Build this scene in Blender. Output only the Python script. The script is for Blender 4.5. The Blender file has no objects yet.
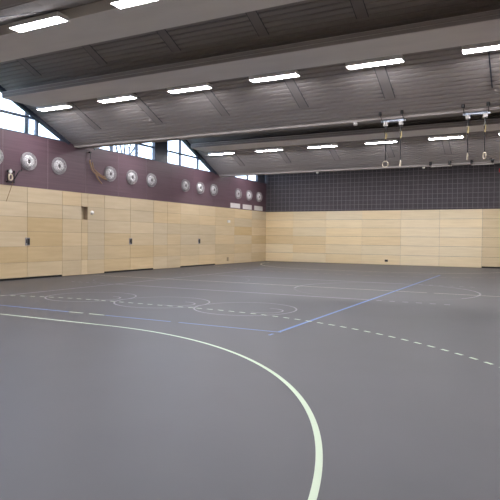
import bpy, bmesh, math, random
from mathutils import Vector, Matrix
random.seed(7)
scene = bpy.context.scene
COL = scene.collection

# ------------------------------------------------------------------ camera
YAW, PITCH, ROLL, HC = 0.4815, -0.0226, 0.0099, 1.67
F = Vector((-math.sin(YAW)*math.cos(PITCH), math.cos(YAW)*math.cos(PITCH), math.sin(PITCH)))
r0 = Vector((math.cos(YAW), math.sin(YAW), 0.0)); u0 = r0.cross(F)
cr = math.cos(ROLL)*r0 + math.sin(ROLL)*u0
cu = -math.sin(ROLL)*r0 + math.cos(ROLL)*u0
cam_d = bpy.data.cameras.new('camera'); cam = bpy.data.objects.new('camera', cam_d); COL.objects.link(cam)
M = Matrix(((cr.x, cu.x, -F.x, 0), (cr.y, cu.y, -F.y, 0), (cr.z, cu.z, -F.z, HC), (0, 0, 0, 1)))
cam.matrix_world = M
cam_d.sensor_width = 36; cam_d.lens = 552.9/500*36; cam_d.clip_start = 0.05; cam_d.clip_end = 400
scene.camera = cam

# ------------------------------------------------------------------ sky, exposure
w = bpy.data.worlds.new('sky'); scene.world = w; w.use_nodes = True
bg = w.node_tree.nodes['Background']
bg.inputs[0].default_value = (0.66, 0.80, 1.0, 1); bg.inputs[1].default_value = 2.2
LAMP = 27.0
vs = scene.view_settings
vs.view_transform = 'Standard'; vs.look = 'None'; vs.gamma = 1; vs.use_curve_mapping = False
vs.exposure = 1.5

# ------------------------------------------------------------------ hall sizes
XW, XR, YB, YF = -17.3, 1.0, 35.5, -1.5
RIDGES = [0.3, 11.7, 23.45, 34.9]
VZ, SL, HB = 5.35, 0.45, 5.7          # valley height, slope, half bay
SILL, WOOD = 5.5, 3.5
def roofz(y, ridge): return VZ + 0.05 + SL*(HB - 0.2 - abs(y-ridge))

# ------------------------------------------------------------------ materials
def mat(name, col, rough=0.6, metal=0.0, emit=None, estr=0, spec=0.5):
    m = bpy.data.materials.new(name); m.use_nodes = True
    b = m.node_tree.nodes['Principled BSDF']
    b.inputs['Base Color'].default_value = (*col, 1); b.inputs['Roughness'].default_value = rough
    b.inputs['Metallic'].default_value = metal; b.inputs['Specular IOR Level'].default_value = spec
    if emit: b.inputs['Emission Color'].default_value = (*emit, 1); b.inputs['Emission Strength'].default_value = estr
    return m
def noise_mix(m, c1, c2, scale, detail=4, stretch=(1, 1, 1), bump=0.0, lo=.35, hi=.65):
    nt = m.node_tree; b = nt.nodes['Principled BSDF']
    tc = nt.nodes.new('ShaderNodeTexCoord'); mp = nt.nodes.new('ShaderNodeMapping')
    mp.inputs['Scale'].default_value = stretch
    n = nt.nodes.new('ShaderNodeTexNoise'); n.inputs['Scale'].default_value = scale; n.inputs['Detail'].default_value = detail
    cr_ = nt.nodes.new('ShaderNodeValToRGB')
    cr_.color_ramp.elements[0].position = lo; cr_.color_ramp.elements[1].position = hi
    cr_.color_ramp.elements[0].color = (*c1, 1); cr_.color_ramp.elements[1].color = (*c2, 1)
    nt.links.new(tc.outputs['Object'], mp.inputs['Vector']); nt.links.new(mp.outputs[0], n.inputs['Vector'])
    nt.links.new(n.outputs['Fac'], cr_.inputs[0]); nt.links.new(cr_.outputs[0], b.inputs['Base Color'])
    if bump:
        bp = nt.nodes.new('ShaderNodeBump'); bp.inputs['Strength'].default_value = bump; bp.inputs['Distance'].default_value = .01
        nt.links.new(n.outputs['Fac'], bp.inputs['Height']); nt.links.new(bp.outputs[0], b.inputs['Normal'])
    return cr_
m_floor = mat('grey_linoleum', (.15, .145, .16), .42, spec=.45)
noise_mix(m_floor, (.040, .044, .056), (.051, .055, .069), .6, 8, (1, 1, 1), 0.0, .3, .7)
def wood_mat(name, stretch):
    m = mat(name, (.6, .45, .28), .5)
    crn = noise_mix(m, (.90, .885, .86), (1.0, 1.0, 1.0), 1.0, 6, stretch, 0.0, .3, .7)
    nt = m.node_tree; at = nt.nodes.new('ShaderNodeAttribute'); at.attribute_name = 'tone'
    mx = nt.nodes.new('ShaderNodeMixRGB'); mx.blend_type = 'MULTIPLY'; mx.inputs[0].default_value = 1
    nt.links.new(at.outputs['Color'], mx.inputs[1]); nt.links.new(crn.outputs[0], mx.inputs[2])
    nt.links.new(mx.outputs[0], nt.nodes['Principled BSDF'].inputs['Base Color'])
    return m
m_woodL = wood_mat('birch_panel_side', (2, .8, 9))
m_woodB = wood_mat('birch_panel_back', (.8, 2, 9))
m_woodgap = mat('panel_backing', (.34, .26, .18), .8)
m_purple = mat('aubergine_panel', (.17, .10, .135), .45)
noise_mix(m_purple, (.106, .063, .080), (.132, .080, .100), 1.2, 5, (1, .4, 14), .0, .3, .7)
m_seam = mat('panel_seam', (.42, .33, .34), .5)
m_black = mat('black_rubber', (.008, .008, .008), .7)
m_slat = mat('brown_grey_slat', (.12, .108, .104), .85, spec=.2)
noise_mix(m_slat, (.37, .345, .338), (.42, .395, .386), .8, 3, (.3, 3, 3), 0, .3, .7)
m_slatgap = mat('slat_gap_felt', (.06, .055, .055), .9)
m_valley = mat('grey_beam_cladding', (.36, .335, .32), .8, spec=.2)
m_duct = mat('pale_grey_sheet', (.30, .27, .262), .8, spec=.25)
noise_mix(m_duct, (.78, .75, .735), (.84, .81, .79), 2.0, 3, (.3, 1, 1), 0, .3, .7)
m_panelc = mat('grey_ceiling_panel', (.32, .30, .295), .8)
m_beam = mat('dark_blue_steel', (.05, .06, .085), .4)
m_frame = mat('blue_grey_frame', (.06, .085, .13), .4)
m_backw = mat('charcoal_board', (.060, .054, .060), .8)
noise_mix(m_backw, (.074, .067, .076), (.088, .080, .090), 2, 4)
m_net = mat('grey_net_cord', (.20, .185, .20), .8)
m_silver = mat('brushed_aluminium', (.44, .43, .44), .4, .2)
m_silver2 = mat('pale_lacquered_bowl', (.92, .92, .94), .3, 0)
m_plate = mat('grey_plate', (.28, .265, .28), .5)
m_dark = mat('dark_metal', (.02, .02, .022), .4, .3)
m_lampbox = mat('white_lamp_housing', (.8, .8, .8), .4)
m_lamp = mat('lit_diffuser', (.9, .9, .9), .4, emit=(1.0, .965, 1.0), estr=LAMP)
m_white = mat('white_plastic', (.75, .74, .72), .4)
m_steel = mat('pale_blue_steel', (.50, .58, .70), .35, .3)
m_rope = mat('black_rope', (.012, .012, .02), .8)
m_hemp = mat('tan_hemp_rope', (.36, .22, .12), .85)
noise_mix(m_hemp, (.26, .15, .08), (.44, .29, .16), 40, 3)
m_strap = mat('yellow_strap', (.62, .50, .24), .7)
m_ring = mat('pale_wooden_ring', (.72, .64, .50), .45)
m_red = mat('red_enamel', (.55, .03, .03), .4)
m_conc = mat('grey_screed', (.3, .29, .28), .8)
m_bark = mat('dark_bark', (.05, .055, .07), .9)
noise_mix(m_bark, (.035, .04, .05), (.07, .075, .09), 12, 4)
m_lawn = mat('lawn', (.06, .09, .04), .95)
noise_mix(m_lawn, (.045, .07, .03), (.09, .12, .06), .8, 6)
m_plaster = mat('outside_plaster', (.5, .5, .48), .9)
m_lgreen = mat('paint_pale_green', (.62, .76, .60), .5)
m_lblue = mat('paint_blue', (.15, .27, .58), .5)
m_lyell = mat('paint_cream', (.62, .60, .50), .5)
m_lfaint = mat('paint_faded', (.15, .148, .17), .5)
m_lgrey = mat('paint_worn_grey', (.32, .31, .36), .5)
m_lred = mat('paint_worn_red', (.36, .26, .25), .5)
m_glass = bpy.data.materials.new('window_glass'); m_glass.use_nodes = True
nt = m_glass.node_tree; nt.nodes.remove(nt.nodes['Principled BSDF'])
tr = nt.nodes.new('ShaderNodeBsdfTransparent'); gl = nt.nodes.new('ShaderNodeBsdfGlossy'); gl.inputs['Roughness'].default_value = .02
tr.inputs[0].default_value = (.93, .96, 1, 1)
mxs = nt.nodes.new('ShaderNodeMixShader'); mxs.inputs[0].default_value = .05
nt.links.new(tr.outputs[0], mxs.inputs[1]); nt.links.new(gl.outputs[0], mxs.inputs[2])
nt.links.new(mxs.outputs[0], nt.nodes['Material Output'].inputs['Surface'])

# ------------------------------------------------------------------ mesh helpers
class MB:
    def __init__(s): s.v = []; s.f = []; s.m = []; s.c = []
    def quadstrip(s, rings, closed=True, mi=0, cap=True):
        n = len(rings[0]); base = len(s.v)
        for rg in rings: s.v += [tuple(p) for p in rg]
        for i in range(len(rings)-1):
            for j in range(n if closed else n-1):
                a = base+i*n+j; b = base+i*n+(j+1) % n
                s.f.append((a, b, b+n, a+n)); s.m.append(mi)
        if cap and closed:
            s.f.append(tuple(base+j for j in range(n))[::-1]); s.m.append(mi)
            s.f.append(tuple(base+(len(rings)-1)*n+j for j in range(n))); s.m.append(mi)
    def box(s, x0, x1, y0, y1, z0, z1, mi=0, tone=None):
        b = len(s.v)
        s.v += [(x0,y0,z0),(x1,y0,z0),(x1,y1,z0),(x0,y1,z0),(x0,y0,z1),(x1,y0,z1),(x1,y1,z1),(x0,y1,z1)]
        for q in ((0,3,2,1),(4,5,6,7),(0,1,5,4),(1,2,6,5),(2,3,7,6),(3,0,4,7)):
            s.f.append(tuple(b+i for i in q)); s.m.append(mi)
        if tone: s.c += [(len(s.f)-6, len(s.f), tone)]
    def bar(s, a, b, w_, h_, up=(0, 0, 1), mi=0):
        a = Vector(a); b = Vector(b); d = (b-a).normalized(); sd = d.cross(Vector(up)).normalized(); un = sd.cross(d)
        rings = [[p+sd*w_/2*i+un*h_/2*j for i, j in ((-1,-1),(1,-1),(1,1),(-1,1))] for p in (a, b)]
        s.quadstrip(rings, mi=mi)
    def tube(s, pts, rad, seg=8, mi=0):
        pts = [Vector(p) for p in pts]; rings = []
        rads = rad if isinstance(rad, (list, tuple)) else [rad]*len(pts)
        d0 = (pts[1]-pts[0]).normalized(); ref = Vector((0, 0, 1)) if abs(d0.z) < .9 else Vector((1, 0, 0))
        n_ = d0.cross(ref).normalized()
        for i, p in enumerate(pts):
            d = (pts[min(i+1, len(pts)-1)]-pts[max(i-1, 0)]).normalized()
            n_ = (n_-d*n_.dot(d)).normalized(); bn = d.cross(n_)
            rings.append([p+(n_*math.cos(t)+bn*math.sin(t))*rads[i] for t in [2*math.pi*k/seg for k in range(seg)]])
        s.quadstrip(rings, mi=mi)
    def lathe(s, prof, seg=32, org=(0, 0, 0), axis='x', mi=0, cap=False):   # prof: (distance along axis, radius)
        rings = []
        for a, r in prof:
            rg = []
            for k in range(seg):
                t = 2*math.pi*k/seg; c, q = r*math.cos(t), r*math.sin(t)
                p = (a, c, q) if axis == 'x' else ((c, a, q) if axis == 'y' else (c, q, a))
                rg.append(tuple(p[i]+org[i] for i in range(3)))
            rings.append(rg)
        s.quadstrip(rings, mi=mi, cap=cap)
    def torus(s, c, R_, r_, nrm=(0, 1, 0), seg=28, sec=8, mi=0):
        c = Vector(c); nrm = Vector(nrm).normalized(); a = nrm.orthogonal().normalized(); b = nrm.cross(a)
        base = len(s.v)
        for i in range(seg):
            t = 2*math.pi*i/seg; d = a*math.cos(t)+b*math.sin(t)
            for j in range(sec):
                q = 2*math.pi*j/sec; s.v.append(tuple(c+d*(R_+r_*math.cos(q))+nrm*r_*math.sin(q)))
        for i in range(seg):
            for j in range(sec):
                s.f.append((base+i*sec+j, base+((i+1) % seg)*sec+j, base+((i+1) % seg)*sec+(j+1) % sec, base+i*sec+(j+1) % sec)); s.m.append(mi)
    def extrude_x(s, poly, x0, x1, mi=0):     # poly in (y, z)
        s.quadstrip([[(x, p[0], p[1]) for p in poly] for x in (x0, x1)], mi=mi)
    def build(s, name, mats, parent=None, smooth=False, **tags):
        me = bpy.data.meshes.new(name); me.from_pydata(s.v, [], s.f)
        if not isinstance(mats, (list, tuple)): mats = [mats]
        for m in mats: me.materials.append(m)
        me.polygons.foreach_set('material_index', s.m)
        if s.c:
            at = me.attributes.new('tone', 'FLOAT_COLOR', 'FACE')
            for a, b, t in s.c:
                for i in range(a, b): at.data[i].color = (*t, 1)
        bm = bmesh.new(); bm.from_mesh(me); bmesh.ops.recalc_face_normals(bm, faces=bm.faces); bm.to_mesh(me); bm.free()
        if smooth: me.polygons.foreach_set('use_smooth', [True]*len(me.polygons))
        me.update()
        o = bpy.data.objects.new(name, me); COL.objects.link(o)
        if parent: o.parent = parent
        for k, v in tags.items(): o[k] = v
        return o
def struct(mb, name, mats, **k): return mb.build(name, mats, kind='structure', **k)
def thing(name, loc, label, cat, group=None):
    o = bpy.data.objects.new(name, None); o.empty_display_size = .1; o.location = loc; COL.objects.link(o)
    o['label'] = label; o['category'] = cat
    if group: o['group'] = group
    return o
def copy_thing(o, loc, label, rotz=0.0, group=None):
    c = o.copy(); COL.objects.link(c); c.location = loc; c['label'] = label
    c.rotation_euler = (0, 0, rotz)
    if group: c['group'] = group
    for ch in o.children:
        d = ch.copy(); COL.objects.link(d); d.parent = c
        for g in ch.children:
            e = g.copy(); COL.objects.link(e); e.parent = d
    return c

# ------------------------------------------------------------------ floor with its painted court lines (pattern of the floor: same mesh)
fm = MB(); fm.box(XW-.3, XR+.3, YF-.3, YB+.3, -.2, 0, 0)
FM = [m_floor, m_lgreen, m_lblue, m_lyell, m_lgrey, m_lred, m_lfaint]
LZ = [0.002]
def flat(pts, mi):
    b = len(fm.v); fm.v += [(p[0], p[1], LZ[0]) for p in pts]; fm.f.append(tuple(range(b, b+len(pts)))); fm.m.append(mi)
def line(x0, y0, x1, y1, mi, wd=.05):
    d = Vector((x1-x0, y1-y0)); L = d.length; d /= L; n = Vector((-d.y, d.x))*wd/2
    flat([(x0-n.x, y0-n.y), (x1-n.x, y1-n.y), (x1+n.x, y1+n.y), (x0+n.x, y0+n.y)], mi)
def dashline(x0, y0, x1, y1, mi, on, off, wd=.05, start=0.0):
    L = math.hypot(x1-x0, y1-y0); s_ = start
    while s_+on <= L+1e-6:
        a = s_/L; b = (s_+on)/L; line(x0+(x1-x0)*a, y0+(y1-y0)*a, x0+(x1-x0)*b, y0+(y1-y0)*b, mi, wd); s_ += on+off
def arc(cx, cy, r, a0, a1, mi, wd=.05, n=64):
    for i in range(n):
        t0 = a0+(a1-a0)*i/n; t1 = a0+(a1-a0)*(i+1)/n
        flat([(cx+(r-wd/2)*math.cos(t0), cy+(r-wd/2)*math.sin(t0)), (cx+(r+wd/2)*math.cos(t0), cy+(r+wd/2)*math.sin(t0)),
              (cx+(r+wd/2)*math.cos(t1), cy+(r+wd/2)*math.sin(t1)), (cx+(r-wd/2)*math.cos(t1), cy+(r-wd/2)*math.sin(t1))], mi)
def dasharc(cx, cy, r, a0, a1, mi, on, off, wd=.05):
    n = int(abs(a1-a0)*r/(on+off)); s_ = 1 if a1 > a0 else -1
    for i in range(n):
        t = a0+s_*i*(on+off)/r; arc(cx, cy, r, t, t+s_*on/r, mi, wd, 2)
PI = math.pi; GX, GY, GY2 = -8.58, 1.87, 33.73; PL, PR = GX-1.5, GX+1.5
# faint lines lowest, bright ones above
line(-13.05, 8.87, -13.05, 26.87, 4, .07); line(-13.05, 26.87, -4.03, 26.87, 4)
for y in (14.85, 20.85):
    line(-13.05, y, -4.03, y, 4, .09); dashline(-3.88, y, -1.9, y, 4, .15, .20, .09); dashline(-13.2, y, -15.2, y, 4, .15, .20, .06)
LZ[0] = .003
for cx in (-10.89, -8.49, -6.09):
    arc(cx, 11.45, 1.2, 0, 2*PI, 4, .04); arc(cx+.55, 11.35, .42, -PI*.6, PI*.55, 4, .04)
arc(-4.45, 17.95, 2.9, -.5, PI+.3, 4, .06); arc(-4.45, 17.95, 2.9, PI+.3, 2*PI-.5, 6, .05); arc(-12.7, 17.8, 3.0, 0, 2*PI, 6, .05)
arc(PL, GY2, 6, PI, PI*1.5, 3, .07); line(PL, GY2-6, PR, GY2-6, 3, .07); arc(PR, GY2, 6, -PI*.5, 0, 3, .07)
LZ[0] = .004
dasharc(PL, GY2, 9, PI*1.22, PI*1.5, 5, .30, .25, .08); dashline(PL, GY2-9, PR, GY2-9, 5, .30, .25, .08); dasharc(PR, GY2, 9, -PI*.5, -.3, 5, .30, .25, .08)
line(XW+.4, 17.8, -3.06, 17.8, 3, .06); line(-2.86, 17.8, XR-.4, 17.8, 3, .06)
line(XW+.4, GY, XR-.4, GY, 1)
LZ[0] = .005
for a, b in ((-13.05, -12.75), (-12.6, -9.1), (-8.05, -6.38), (-6.18, -4.0)): line(a, 8.87, b, 8.87, 2)
line(-4.05, 8.85, -4.05, 26.87, 2, .065); line(-4.06, 8.50, -4.06, 8.66, 2)
LZ[0] = .006
line(-9.08, 8.87, -8.68, 8.87, 1); line(-8.50, 8.87, -8.08, 8.87, 1); line(-8.66, 5.87, -8.5, 5.87, 1)
arc(PL, GY, 6, PI, PI*.5, 1, .055, 72); line(PL, GY+6, PR, GY+6, 1, .055); arc(PR, GY, 6, PI*.5, 0, 1, .055, 96)
dasharc(PL, GY, 9, PI*.5, PI*.82, 1, .15, .15, .055); dashline(PL+.07, GY+9, PR, GY+9, 1, .15, .15, .055); dasharc(PR, GY, 9, PI*.5, .05, 1, .15, .15, .055)
struct(fm, 'floor', FM)
fl_ = bpy.data.objects['floor']

# ------------------------------------------------------------------ outside ground
g = MB(); g.box(-90, XW-.32, -30, 70, -.4, -.2); struct(g, 'ground', m_lawn)

# ------------------------------------------------------------------ roof: ribbed folded plates
cm = MB()
PITCH_R = .16
poly = []
for ri in RIDGES:
    y = ri-HB
    pts = [(y, VZ+.08), (y+.5, VZ+.20)]
    up = []
    ys = ri-HB+.2
    while ys < ri-.05:
        up += [(ys, roofz(ys, ri)), (ys+PITCH_R-.045, roofz(ys+PITCH_R-.045, ri)), (ys+PITCH_R-.045, roofz(ys+PITCH_R-.045, ri)+.035), (ys+PITCH_R, roofz(ys+PITCH_R, ri)+.035)]
        ys += PITCH_R
    dn = [(2*ri-p[0], p[1]) for p in reversed(up)]
    pts += [p for p in up if ri-HB+.5 < p[0] < ri]+[p for p in dn if p[0] > ri]+[(ri+HB-.2, VZ+.03), (ri+HB, VZ+.04)]
    poly += pts
poly = [p for p in poly if p[0] <= YB+.3 and p[0] >= YF-.3]
poly = [(YF-.3, roofz(YF-.3, .3))]+poly+[(YB+.3, roofz(YB+.3, 34.9))]
top = []
for ri in reversed(RIDGES):
    top += [(ri+HB, VZ+.45), (ri, roofz(ri, ri)+.45)]
top = [p for p in top if YF-.3 < p[0] < YB+.3]
top = [(YB+.3, roofz(YB+.3, 34.9)+.45)]+top+[(YF-.3, roofz(YF-.3, .3)+.45)]
# underside strip, upper side and ends as a closed shell
x0, x1 = XW-.35, XR+.35
b = len(cm.v)
for x in (x0, x1): cm.v += [(x, p[0], p[1]) for p in poly]
n = len(poly)
for i in range(n-1):
    cm.f.append((b+i, b+i+1, b+n+i+1, b+n+i))
    d_ = min(abs(poly[i][0]-q) for q in RIDGES); e_ = min(abs(poly[i+1][0]-q) for q in RIDGES)
    gap = all(poly[j][1]-roofz(poly[j][0], min(RIDGES, key=lambda q: abs(q-poly[j][0]))) > .02 for j in (i, i+1))
    cm.m.append(1 if gap else 0)
b = len(cm.v); nT = len(top)
for x in (x0, x1): cm.v += [(x, p[0], p[1]) for p in top]
for i in range(nT-1): cm.f.append((b+i, b+i+1, b+nT+i+1, b+nT+i)); cm.m.append(0)
ceiling = struct(cm, 'ceiling', [m_slat, m_slatgap])
tn = [0]
def trim(mb, m, **k):
    tn[0] += 1; return struct(mb, 'trim_%d' % tn[0], m, **k)
# valley beams (flat soffit), roof edge beams and duct boxes
for ri in RIDGES[:3]:
    v = MB(); v.extrude_x([(ri+HB-.26, VZ+.01), (ri+HB+.13, VZ+.01), (ri+HB+.13, VZ+.14), (ri+HB-.26, VZ+.14)], XW+.01, XR-.01)
    trim(v, m_valley)
for ri in RIDGES:
    for s in (-1, 1):
        if ri > 34 and s > 0: continue
        yn, yf = ri+s*1.36, ri+s*2.74
        if ri == 23.45: yn, yf = ri+s*1.30, ri+s*2.72
        if yf < YF+.1: continue
        p = [(yn, 6.40), (yf, 6.40), (yf, roofz(yf, ri)-.01), (ri+s*2.3, roofz(ri+s*2.3, ri)-.01), (yn, 6.62)]
        v = MB(); v.extrude_x(p, XW+.75, XR-.3); d_ = trim(v, m_duct)
        v = MB(); y2 = yn-s*.02
        for k in range(2): v.box(XW+.75, XR-.3, min(y2, yn), max(y2, yn), 6.415+.10*k, 6.50+.10*k)
        v.build('side_slats', m_slat, parent=d_)
# flush cross panels set into the ribbed slopes
for ri in RIDGES[:3]:
    for px in (-15.2, -12.3, -9.5, -6.65, -3.95, -1.2):
        for s in (-1, 1):
            a = ri+s*.2; e = ri+s*4.62
            if min(a, e) < YF: continue
            if px == -1.2:
                v = MB(); v.bar((px, ri+s*2.9, roofz(ri+s*2.9, ri)-.02), (px, e, roofz(e, ri)-.02), .03, .03); v.build('conduit', m_beam, parent=ceiling); continue
            v = MB(); sw = .14; m1 = ri+s*1.72; m2 = ri+s*2.9
            for q in (-sw-.008, sw+.008):
                for a_, e_ in ((a, m1), (m2, e)): v.bar((px+q, a_, roofz(a_, ri)-.004), (px+q, e_, roofz(e_, ri)-.004), .016, .012, mi=1)
            rings = [[(px-sw, y, roofz(y, ri)-.012), (px+sw, y, roofz(y, ri)-.012), (px+sw, y, roofz(y, ri)+.03), (px-sw, y, roofz(y, ri)+.03)] for y in (a, m1)]
            v.quadstrip(rings); rings = [[(px-sw, y, roofz(y, ri)-.012), (px+sw, y, roofz(y, ri)-.012), (px+sw, y, roofz(y, ri)+.03), (px-sw, y, roofz(y, ri)+.03)] for y in (m2, e)]; v.quadstrip(rings); v.build('ceiling_panel', [m_panelc, m_beam], parent=ceiling)

# ------------------------------------------------------------------ wooden cladding
BASE = (.64, .53, .355)  # same wood as the back wall; its dimmer light is painted in as darker colour
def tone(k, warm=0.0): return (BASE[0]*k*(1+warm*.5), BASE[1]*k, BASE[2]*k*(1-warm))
ROWS = [0.07, .64, 1.24, 1.81, 2.37, 2.92, 3.5]
def rowtone(fixed, ci, ri):
    if (ci, ri) in fixed: return tone(*fixed[(ci, ri)])
    return tone(random.uniform(.92, 1.04), random.uniform(-.04, .10))
wl = MB()
# backing wall up to the sill: niche left free
NY0, NY1, NZ0, NZ1 = 17.55, 17.93, 2.37, 2.92
wl.box(XW-.3, XW-.02, YF-.3, NY0, -.2, SILL); wl.box(XW-.3, XW-.02, NY1, YB+.3, -.2, SILL)
wl.box(XW-.3, XW-.02, NY0, NY1, -.2, NZ0); wl.box(XW-.3, XW-.02, NY0, NY1, NZ1, SILL)
wl.box(XW-.3, XW-.22, NY0, NY1, NZ0, NZ1)
wall_left = struct(wl, 'wall_left', m_woodgap)
doors = [(7.05, 10.5), (12.95, 16.49), (18.96, 22.52), (24.9, 28.55)]
cols = [YF, .9, 3.0, 5.1, 7.05, 8.8, 10.5, 11.7, 12.95, 14.74, 16.49, 17.55, 17.93, 18.96, 20.74, 22.52, 23.7, 24.9, 26.75, 28.55, 30.9, 33.3, YB]
fx = {}
i16 = cols.index(14.74)
for r_ in (0, 1, 2, 3): fx[(i16, r_)] = (.86, .17)
fx[(i16, 0)] = (.98, .04); fx[(i16, 1)] = (.90, .14)
fx[(i16-1, 1)] = (.86, .16); fx[(i16-1, 2)] = (1.0, .0); fx[(i16-1, 3)] = (.95, .06)
fx[(i16+2, 0)] = (1.08, .03); fx[(i16+2, 1)] = (.9, .1); fx[(i16+2, 3)] = (.88, .06)
fx[(i16+4, 0)] = (.93, .12); fx[(i16+4, 2)] = (.9, .10); fx[(i16+5, 1)] = (.9, .14); fx[(i16+5, 3)] = (1.05, .0)
fx[(cols.index(30.9), 3)] = (.84, .22); fx[(cols.index(33.3), 2)] = (.86, .16); fx[(cols.index(33.3), 1)] = (1.08, .0)
clad = MB(); dm = {d: MB() for d in doors}
for ci in range(len(cols)-1):
    y0, y1 = cols[ci]+.006, cols[ci+1]-.006
    for r_ in range(6):
        if ci == cols.index(17.55) and r_ == 4: continue
        z0, z1 = ROWS[r_]+.006, ROWS[r_+1]-.006
        if y1 < 11.7 and False: continue
        dd = [d for d in doors if d[0]-.01 <= y0 and y1 <= d[1]+.01] if r_ < 4 else []
        if dd: tgt = dm[dd[0]]
        else:
            tgt = clad
            if r_ == 0: z0 = .015
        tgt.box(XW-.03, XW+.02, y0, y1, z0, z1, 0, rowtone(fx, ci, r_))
# niche lining
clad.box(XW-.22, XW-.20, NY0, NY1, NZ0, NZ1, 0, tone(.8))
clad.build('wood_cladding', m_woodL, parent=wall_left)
for i, d in enumerate(doors):
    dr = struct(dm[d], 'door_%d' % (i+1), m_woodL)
    k = MB(); k.box(XW-.03, XW+.012, d[0]+.01, d[1]-.01, .0, .075)
    k.build('rubber_seal', m_black, parent=dr, label='black rubber strip along the door foot')
    k = MB(); cy = cols[[j for j, c in enumerate(cols) if d[0] < c < d[1]][0]]
    k.box(XW+.02, XW+.03, cy-.10, cy+.12, 1.28, 1.58, 0); k.box(XW+.03, XW+.035, cy-.01, cy+.11, 1.31, 1.55, 1)
    k.bar((XW+.05, cy-.06, 1.38), (XW+.05, cy-.06, 1.51), .02, .02, up=(1, 0, 0), mi=1)
    k.box(XW+.03, XW+.05, cy-.07, cy-.05, 1.37, 1.39, 1); k.box(XW+.03, XW+.05, cy-.07, cy-.05, 1.50, 1.52, 1)
    k.build('handle', [m_plate, m_dark], parent=dr, label='recessed handle on a dark plate')
# purple panels
pp = MB(); pe = [YF+.0]
yy = 17.82-2.07*9
edges = [YF]+[17.82+2.07*k for k in range(-9, 9) if YF < 17.82+2.07*k < YB]+[YB]
for a, e in zip(edges, edges[1:]): pp.box(XW-.02, XW, a+.007, e-.007, WOOD+.006, SILL, 0)
pp.box(XW-.02, XW-.006, YF, YB, WOOD+.006, SILL, 1)
pp.build('aubergine_cladding', [m_purple, m_seam], parent=wall_left)
# sill cap
v = MB(); v.box(XW-.3, XW+.02, YF, YB, SILL, SILL+.04); trim(v, m_beam)

# back wall
BASE = (.84, .72, .495)  # same wood as the left wall, paler colour stands in for stronger light here
bw = MB(); bw.box(XW-.3, XR+.3, YB, YB+.3, -.2, 8.3, 0)
wall_back = struct(bw, 'wall_back', m_backw)
bc = [XW, -15.18, -12.77, -10.29, -7.78, -5.43, -3.0, -.6, XR]
fb = {(3, 2): (.93, .10), (3, 0): (.97, .05), (0, 1): (1.05, -.02), (0, 2): (.87, .14), (0, 3): (.9, .12), (1, 2): (.88, .12), (1, 1): (.92, .12)}
for r_ in range(6): fb[(6, r_)] = (.84, .06); fb[(7, r_)] = (.86, .06)
for r_ in range(6): fb[(4, r_)] = (1.06-.01*r_, -.02); fb[(5, r_)] = (1.04, -.03 if r_ % 2 else .01)
ck = MB()
for ci in range(len(bc)-1):
    for r_ in range(6):
        z0 = (ROWS[r_]+.006) if r_ else (.015 if ci < 6 else .09)
        ck.box(bc[ci]+(.006 if ci else .03), bc[ci+1]-.006, YB-.03, YB, z0, ROWS[r_+1]-.006, 0, rowtone(fb, ci, r_))
ck.build('wood_cladding', m_woodB, parent=wall_back)
k = MB(); k.box(-3.0, XR, YB-.025, YB, .0, .09); k.build('rubber_seal', m_black, parent=wall_back, label='black strip at the foot of the right hand panels')
# right and rear walls, outside the picture
for nm, bx in (('wall_right', (XR, XR+.3, YF-.3, YB, -.2, 7.9)), ('wall_front', (XW-.3, XR+.3, YF-.3, YF, -.2, 7.9))):
    v = MB(); v.box(*bx); o = struct(v, nm, m_purple)
    c = MB()
    if nm == 'wall_right': c.box(XR-.03, XR, YF, YB-.05, 0, WOOD, 0, tone(1))
    else: c.box(XW, XR-.04, YF, YF+.03, 0, WOOD, 0, tone(1))
    c.build('wood_cladding', m_woodL, parent=o)

# ------------------------------------------------------------------ gable windows in the left wall
GXW = XW-.12
for wi, ri in enumerate(RIDGES):
    pc = {23.45: 23.15, 34.9: 34.7}.get(ri, ri)
    hb = HB-.2-(SILL-VZ)/SL         # half width at sill level
    ylo, yhi = max(ri-hb, YF), min(ri+hb, YB)
    f = MB()
    # post under the ridge
    f.box(GXW-.08, GXW+.10, pc-.50, min(pc+.60, YB), SILL+.04, 7.4, 0)
    # sloping edge beams
    for s in (-1, 1):
        e = ri+s*hb; r1 = ri
        if e < YF or e > YB: e = YF if s < 0 else YB
        a = (XW-.04, e, roofz(e, ri)-.06); b_ = (XW-.04, ri, roofz(ri, ri)-.06)
        f.bar(a, b_, .14, .16, up=(0, 0, 1), mi=0)
    for dy in (-3.6, -1.83, 1.83, 3.6):
        y = pc+dy
        if not (ylo < y < yhi): continue
        zt = roofz(y, ri)
        f.box(GXW-.05, GXW+.05, y-.055, y+.055, SILL+.04, zt, 1)
    for s in (-1, 1):
        e = ri+s*(HB-.2-(6.2-VZ)/SL)
        a0, a1 = sorted((ri+s*.5, max(YF, min(YB, e))))
        if a1 > a0: f.box(GXW-.04, GXW+.04, a0, a1, 6.14, 6.23, 1)
    win = struct(f, 'window_%d' % (wi+1), [m_beam, m_frame])
    gp = MB(); b = len(gp.v)
    P_ = [(ylo, SILL+.04), (yhi, SILL+.04)]
    if yhi < ri+hb: P_.append((yhi, roofz(yhi, ri)-.02))
    P_.append((ri, roofz(ri, ri)-.02))
    if ylo > ri-hb: P_.append((ylo, roofz(ylo, ri)-.02))
    gp.extrude_x(P_, GXW-.006, GXW+.006); gp.build('pane', m_glass, parent=win)

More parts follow.
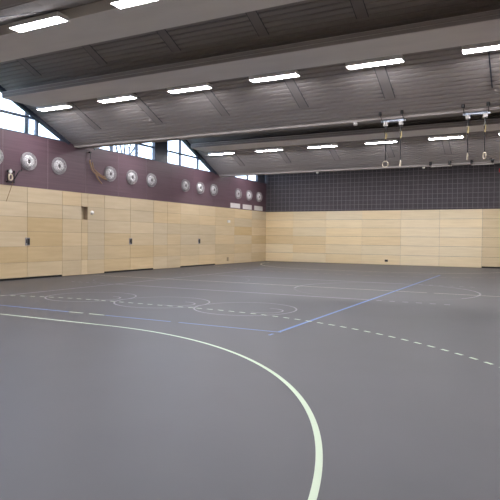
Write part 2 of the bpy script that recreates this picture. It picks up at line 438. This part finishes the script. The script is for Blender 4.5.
# ------------------------------------------------------------------ ceiling lights
def make_light():
    t = thing('ceiling_light', (0, 0, 0), 'x', 'ceiling light')
    h = MB(); h.box(-.74, .74, -.145, .145, .03, .10)
    h.box(-.755, -.74, -.15, .15, -.002, .10); h.box(.74, .755, -.15, .15, -.002, .10)
    h.box(-.755, .755, -.157, -.143, -.002, .10); h.box(-.755, .755, .143, .157, -.002, .10)
    h.build('housing', m_lampbox, parent=t)
    d = MB(); d.box(-.735, .735, -.14, .14, .0, .03); d.build('diffuser', m_lamp, parent=t, label='glowing white diffuser')
    return t
words = ['first', 'second', 'third', 'fourth', 'fifth', 'sixth']
lamp0 = make_light(); used = False
def put_light(loc, label, group):
    global used
    if not used:
        lamp0.location = loc; lamp0['label'] = label; lamp0['group'] = group; used = True
    else: copy_thing(lamp0, loc, label, 0, group)
for ri in RIDGES:
    for s in (-1, 1):
        if ri > 34 and s > 0: continue
        y = ri+s*(2.98 if ri != 23.45 else 2.95)
        if y < YF+.3: continue
        for k in range(6):
            x = -15.66+2.955*k-(.14 if ri == 11.7 else 0); vis = None
            if ri == 11.7 and s < 0 and k in (2, 3):
                lb = 'lit ceiling light at the top left of the photo, %s' % ('larger whole one' if k == 2 else 'one cut by the frame edge'); gp_ = 'ceiling lights in the near row'
            elif ri == 11.7 and s > 0:
                lb = 'lit ceiling light, %s from the window wall in the middle row' % words[k]; gp_ = 'ceiling lights in the middle row'
            elif ri == 23.45 and s > 0:
                lb = 'lit ceiling light, %s from the window wall in the far row' % words[k]; gp_ = 'ceiling lights in the far row'
            else:
                lb = 'white ceiling light on a roof slope turned away from view'; gp_ = 'ceiling lights outside the view'
            put_light((x, y, 6.32 if ri != 23.45 else 6.26), lb, gp_)

# ------------------------------------------------------------------ round wall fixtures behind ball guards
def make_nozzle():
    t = thing('wall_fixture', (0, 0, 0), 'x', 'wall fixture')
    a = MB(); a.lathe([(.0, .001), (.0, .325), (.03, .325), (.04, .31), (.03, .29), (.03, .001)], 40)
    a.build('back_plate', m_plate, parent=t, smooth=False)
    b_ = MB(); b_.lathe([(.03, .235), (.06, .23), (.115, .195), (.13, .15), (.12, .10), (.07, .08)], 36)
    b_.build('bowl', m_silver2, parent=t, smooth=True, label='bright white inner bowl')
    h = MB(); h.lathe([(.03, .082), (.07, .078), (.09, .05), (.12, .04), (.125, .001)], 20)
    h.build('hub', m_dark, parent=t, smooth=True, label='dark centre hub')
    v = MB(); prof = [(.02, .335), (.09, .328), (.15, .295), (.19, .235), (.212, .15), (.218, .07)]
    for x, q in prof: v.torus((x, 0, 0), q, .008, (1, 0, 0), 36, 6)
    for k in range(10):
        c = 2*PI*k/10+.2; v.tube([(x, q*math.cos(c), q*math.sin(c)) for x, q in prof], .007, 5)
    v.build('wire_guard', m_silver, parent=t, label='domed ring guard of pale wire')
    return t
nz = make_nozzle(); first = True
gl_ = ['near the climbing bracket', 'beside the hanging brown rope', 'before the far gable window', 'above the white grilles by the corner']
for gi in range(4):
    for k in range(3):
        y = 13.28+6.0*gi+1.495*k
        lb = 'round pale wall fixture, %s of the three %s' % (['left', 'middle', 'right'][k], gl_[gi])
        if first: nz.location = (XW, y, 4.48); nz['label'] = lb; nz['group'] = 'round fixtures on the purple wall'; first = False
        else: copy_thing(nz, (XW, y, 4.48), lb, 0, 'round fixtures on the purple wall')
# white grilles
gr = thing('ventilation_grille', (XW, 30.98, 3.70), 'white rectangular grille low on the purple wall, left one of three', 'grille', 'white grilles near the corner')
a = MB()
for z in (-.13, .13): a.box(0, .03, -.62, .62, z-.02, z+.02)
for y in (-.6, .6): a.box(0, .03, y-.02, y+.02, -.11, .11)
a.build('frame', m_white, parent=gr)
a = MB(); a.box(0, .006, -.58, .58, -.11, .11)
for k in range(4):
    z = -.08+.054*k; a.quadstrip([[(.006, y, z), (.026, y, z-.018), (.028, y, z-.010), (.006, y, z+.012)] for y in (-.58, .58)])
a.build('louvres', m_white, parent=gr)
copy_thing(gr, (XW, 32.62, 3.70), 'white rectangular grille low on the purple wall, middle one of three')
copy_thing(gr, (XW, 34.28, 3.70), 'white rectangular grille low on the purple wall, right one by the corner')

# ------------------------------------------------------------------ stowed climbing tackle on the left wall
t = thing('wall_bracket', (XW, 13.95, 3.62), 'black metal wall bracket with two posts and a bent arm above the wood panelling', 'bracket')
a = MB(); a.box(0, .05, -.14, .20, -.02, .02); a.build('base_plate', m_dark, parent=t)
for y in (-.12, .16):
    a = MB(); a.tube([(.06, y, 0), (.07, y, .36)], .015, 10); a.lathe([(.34, .03), (.38, .042), (.43, .035), (.44, .001)], 12, (.07, y, 0), 'z')
    a.build('post', m_dark, parent=t)
a = MB(); a.tube([(.08, .16, .12), (.10, .30, .36), (.08, .38, .45), (.05, .50, .46), (.04, .52, .50)], .020, 8); a.tube([(.04, .52, .48), (.03, .52, 1.10)], .007, 6); a.build('arm', m_dark, parent=t)
o = thing('stowed_ring', (XW+.13, 13.90, 3.62), 'pale ring and pulley block hanging on the black wall bracket', 'gym ring')
a = MB(); a.torus((0, 0, .17), .11, .026, (1, .3, 0)); a.build('ring', m_ring, parent=o, smooth=True)
a = MB(); a.lathe([(-.03, .001), (-.03, .055), (-.01, .04), (.01, .04), (.03, .055), (.03, .001)], 16, (0, 0, .37), 'x'); a.box(-.02, .02, -.02, .02, .28, .46)
a.build('pulley', m_white, parent=o)
a = MB(); a.tube([(XW+.09, 14.03, 3.62), (XW+.06, 13.99, 3.45), (XW+.05, 13.90, 3.2), (XW+.045, 13.78, 2.9)], .008, 6)
a.build('pull_cord', m_hemp, label='thin slack cord trailing from the wall bracket down the wood panels', category='cord')
t = thing('climbing_rope', (XW+.09, 18.0, 5.3), 'brown climbing rope slung in loose loops on the purple wall', 'rope')
a = MB(); a.tube([(0, -.02, -.36), (.0, -.05, -.42), (.02, -.02, -.52), (.03, .05, -.75), (.04, .16, -.86), (.05, .42, -.96), (.05, .70, -1.06), (.04, .98, -1.10)], .028, 8)
a.tube([(.05, .06, -.45), (.06, .12, -.72), (.07, .30, -.84), (.08, .62, -.98), (.07, .86, -1.02)], .022, 8)
a.build('rope_loop', m_hemp, parent=t, smooth=True)
a = MB(); a.tube([(.04, .28, -.9), (.04, .38, -1.08), (.05, .52, -1.22), (.05, .66, -1.32)], .024, 8); a.build('rope_end', m_hemp, parent=t, smooth=True)
a = MB(); a.box(-.085, .02, -.03, .03, -.06, .0); a.tube([(0, 0, -.03), (0, -.02, -.38)], .008, 6); a.build('hook', m_dark, parent=t)

# small fittings
a = MB(); a.lathe([(0, .085), (.03, .085), (.08, .06), (.10, .03), (.105, .001)], 20)
o = a.build('wall_sensor', m_white, smooth=True, label='white round sensor beside the dark niche in the wood wall', category='sensor'); o.location = (XW+.02, 18.16, 2.68)
a = MB(); a.box(0, .07, -.13, .13, -.09, .06, 0); a.box(.07, .08, -.09, .09, -.06, .03, 0)
o = a.build('wall_lamp', m_white, label='small white box on the wood wall below the grilles', category='wall box'); o.location = (XW+.02, 30.1, 2.68)
a = MB(); a.box(0, .02, -.09, .09, -.12, .12, 0); a.box(.02, .026, -.05, .05, -.08, .08, 0)
o = a.build('wall_socket', m_woodgap, label='small brown socket low on the wood wall near the corner', category='socket'); o.location = (XW+.02, 30.05, .30)
a = MB(); a.box(-.10, .10, -.02, 0, -.07, .07, 0); a.lathe([(-.03, .05), (-.04, .05), (-.04, .001)], 12, (0, 0, 0), 'y')
o = a.build('wall_socket', m_dark, label='small dark socket low in the far wood wall', category='socket'); o.location = (-8.66, YB-.03, .27)
a = MB(); a.box(-.13, .13, -.10, 0, -.11, .11, 0); a.box(-.10, .10, -.12, -.10, -.08, .08, 0)
o = a.build('alarm_box', m_red, label='red alarm box high on the netted wall at the right edge', category='alarm'); o.location = (-2.02, YB-.12, 5.72)

# ------------------------------------------------------------------ ball net in front of the back wall
nm_ = MB(); st = .29; x = XW+.12
while x < XR-.1:
    nm_.bar((x, YB-.10, WOOD+.03), (x, YB-.10, 6.6), .022, .012, up=(0, 1, 0)); x += st
z = WOOD+.10
while z < 6.6:
    nm_.bar((XW+.1, YB-.112, z), (XR-.1, YB-.112, z), .012, .022, up=(0, 0, 1)); z += st
nm_.build('ball_net', m_net, label='grey square mesh ball net over the dark upper part of the far wall', category='net')

# ------------------------------------------------------------------ gymnastic rings under the near valley
def make_rings(loc, label, turns, up=0.0):
    t = thing('gymnastic_rings', loc, label, 'gym rings', 'hanging gymnastic rings')
    a = MB(); a.bar((-.37, 0, -.06), (.37, 0, -.06), .12, .045, up=(0, 0, 1)); a.bar((-.30, -.03, -.02), (.30, -.03, -.02), .02, .05, up=(0, 0, 1))
    a.build('mounting_bar', m_steel, parent=t, label='pale blue steel bar')
    for x in (-.33, .33):
        a = MB(); a.tube([(x, -.05, -.05), (x, -.33, .10)], .010, 8); a.lathe([(.06, .001), (.06, .045), (.12, .05), (.17, .045), (.17, .001)], 12, (x, -.33, 0), 'z')
        a.build('bolt', m_dark, parent=t)
    for i, x in enumerate((-.235, .235)):
        a = MB(); a.box(x-.05, x+.05, -.05, .05, -.16, -.075); a.lathe([(x-.06, .001), (x-.06, .05), (x, .035), (x+.06, .05), (x+.06, .001)], 16, (0, 0, -.16), 'x')
        a.build('pulley', m_white, parent=t)
        sx = x*.98
        a = MB(); a.tube([(x, 0, -.19), (sx+.01, 0, -.30), (sx-.01, 0, -.44), (sx, 0, -.56)], [.02, .018, .022, .016], 8)
        a.build('strap_upper', m_dark, parent=t)
        a = MB(); a.bar((sx, 0, -.40), (sx+.005, 0, -.60), .035, .03, up=(0, 1, 0)); a.bar((sx+.03, 0, -.42), (sx+.035, 0, -.54), .012, .02, up=(0, 1, 0))
        a.build('strap_buckle', m_strap, parent=t, label='yellow strap end and buckle')
        a = MB(); a.tube([(sx, 0, -.58), (sx, 0, -1.36+up)], .013, 8); a.build('rope', m_rope, parent=t)
        a = MB(); a.torus((sx, 0, -1.47+up), .092, .016, (math.sin(turns[i]), math.cos(turns[i]), 0), 28, 8); a.build('ring', m_ring, parent=t, smooth=True)
    return t
make_rings((-4.06, 17.25, VZ+.02), 'pair of gymnastic rings on ropes under the roof beam, left pair', (0.15, 1.2), .09)
make_rings((-1.67, 17.25, VZ+.02), 'pair of gymnastic rings on ropes under the roof beam, right pair', (1.35, 1.05), .19)
for x0_, lb in ((-4.42, 'pale steel bar with two dark bolts under the far roof beam, left one'), (-2.5, 'pale steel bar with two dark bolts under the far roof beam, right one')):
    t = thing('mounting_rail', (x0_, 29.02, VZ+.01), lb, 'bracket', 'steel rails under the far roof beam')
    a = MB(); a.bar((-.5, 0, -.03), (.5, 0, -.03), .10, .04); a.build('bar', m_duct, parent=t)
    for x in (-.46, .46):
        a = MB(); a.lathe([(-.02, .001), (-.02, .06), (.08, .07), (.16, .06)], 12, (x, -.33, 0), 'z'); a.bar((x, -.33, .0), (x, 0, -.03), .03, .02); a.build('bolt', m_dark, parent=t)
for i, (x, y, lb) in enumerate(((-5.27, 29.05, 'small white fitting under the far roof beam left of the steel rails'), (-11.0, 29.05, 'small white fitting under the far roof beam, far left one'), (-5.25, 17.2, 'small white fitting under the near roof beam left of the rings'))):
    a = MB(); a.lathe([(-.02, .06), (-.06, .07), (-.10, .05), (-.11, .001)], 16, (0, 0, 0), 'z'); a.box(-.05, .05, -.05, .05, -.03, .0)
    o = a.build('ceiling_sensor', m_white, label=lb, category='sensor'); o.location = (x, y, VZ+.01)

# ------------------------------------------------------------------ bare trees beyond the windows
def tree(loc, hgt, label, seed, lean=0.0, spread=.5, thick=.016, frac=.33):
    rnd = random.Random(seed)
    t = thing('bare_tree', loc, label, 'tree', 'bare trees outside the windows')
    tr_ = MB(); br = MB()
    def grow(p, d, L, r, dep, mb):
        pts = [p]; rr = [r]
        for i in range(4):
            wb = .18 if dep else .02; d = (d+Vector((rnd.uniform(-wb, wb), rnd.uniform(-wb, wb), rnd.uniform(-.02, .10)))).normalized()
            p = p+d*L/4; pts.append(p); rr.append(r*(1-.12*(i+1)))
        mb.tube(pts, rr, 6 if dep else 10)
        if dep < 4:
            for k in range(3 if dep else 5):
                q = pts[rnd.choice((2, 3, 4))]; az = rnd.uniform(0, 2*PI)
                nd = (d+Vector((math.cos(az), math.sin(az), rnd.uniform(-.1, .5)))*rnd.uniform(spread, spread+.5)).normalized()
                grow(q, nd, L*rnd.uniform(.55, .75), rr[-1]*.62, dep+1, br)
    grow(Vector((0, 0, 0)), Vector((lean*.3, lean, 1)).normalized(), hgt*frac, hgt*thick, 0, tr_)
    tr_.build('trunk', m_bark, parent=t, smooth=True); br.build('branches', m_bark, parent=t, smooth=True)
tree((-27, 31.4, -.2), 20, 'bare dark branched tree outside the middle gable window, left one', 3, 0, .5, .012)
tree((-41, 48.5, -.2), 27.0, 'bare dark branched tree outside the middle gable window, right one', 8, 0, .5, .012)
tree((-25, 21.1, -.2), 23.0, 'bare bluish tree outside the left gable window', 5, 0, .3, .0085, .42)
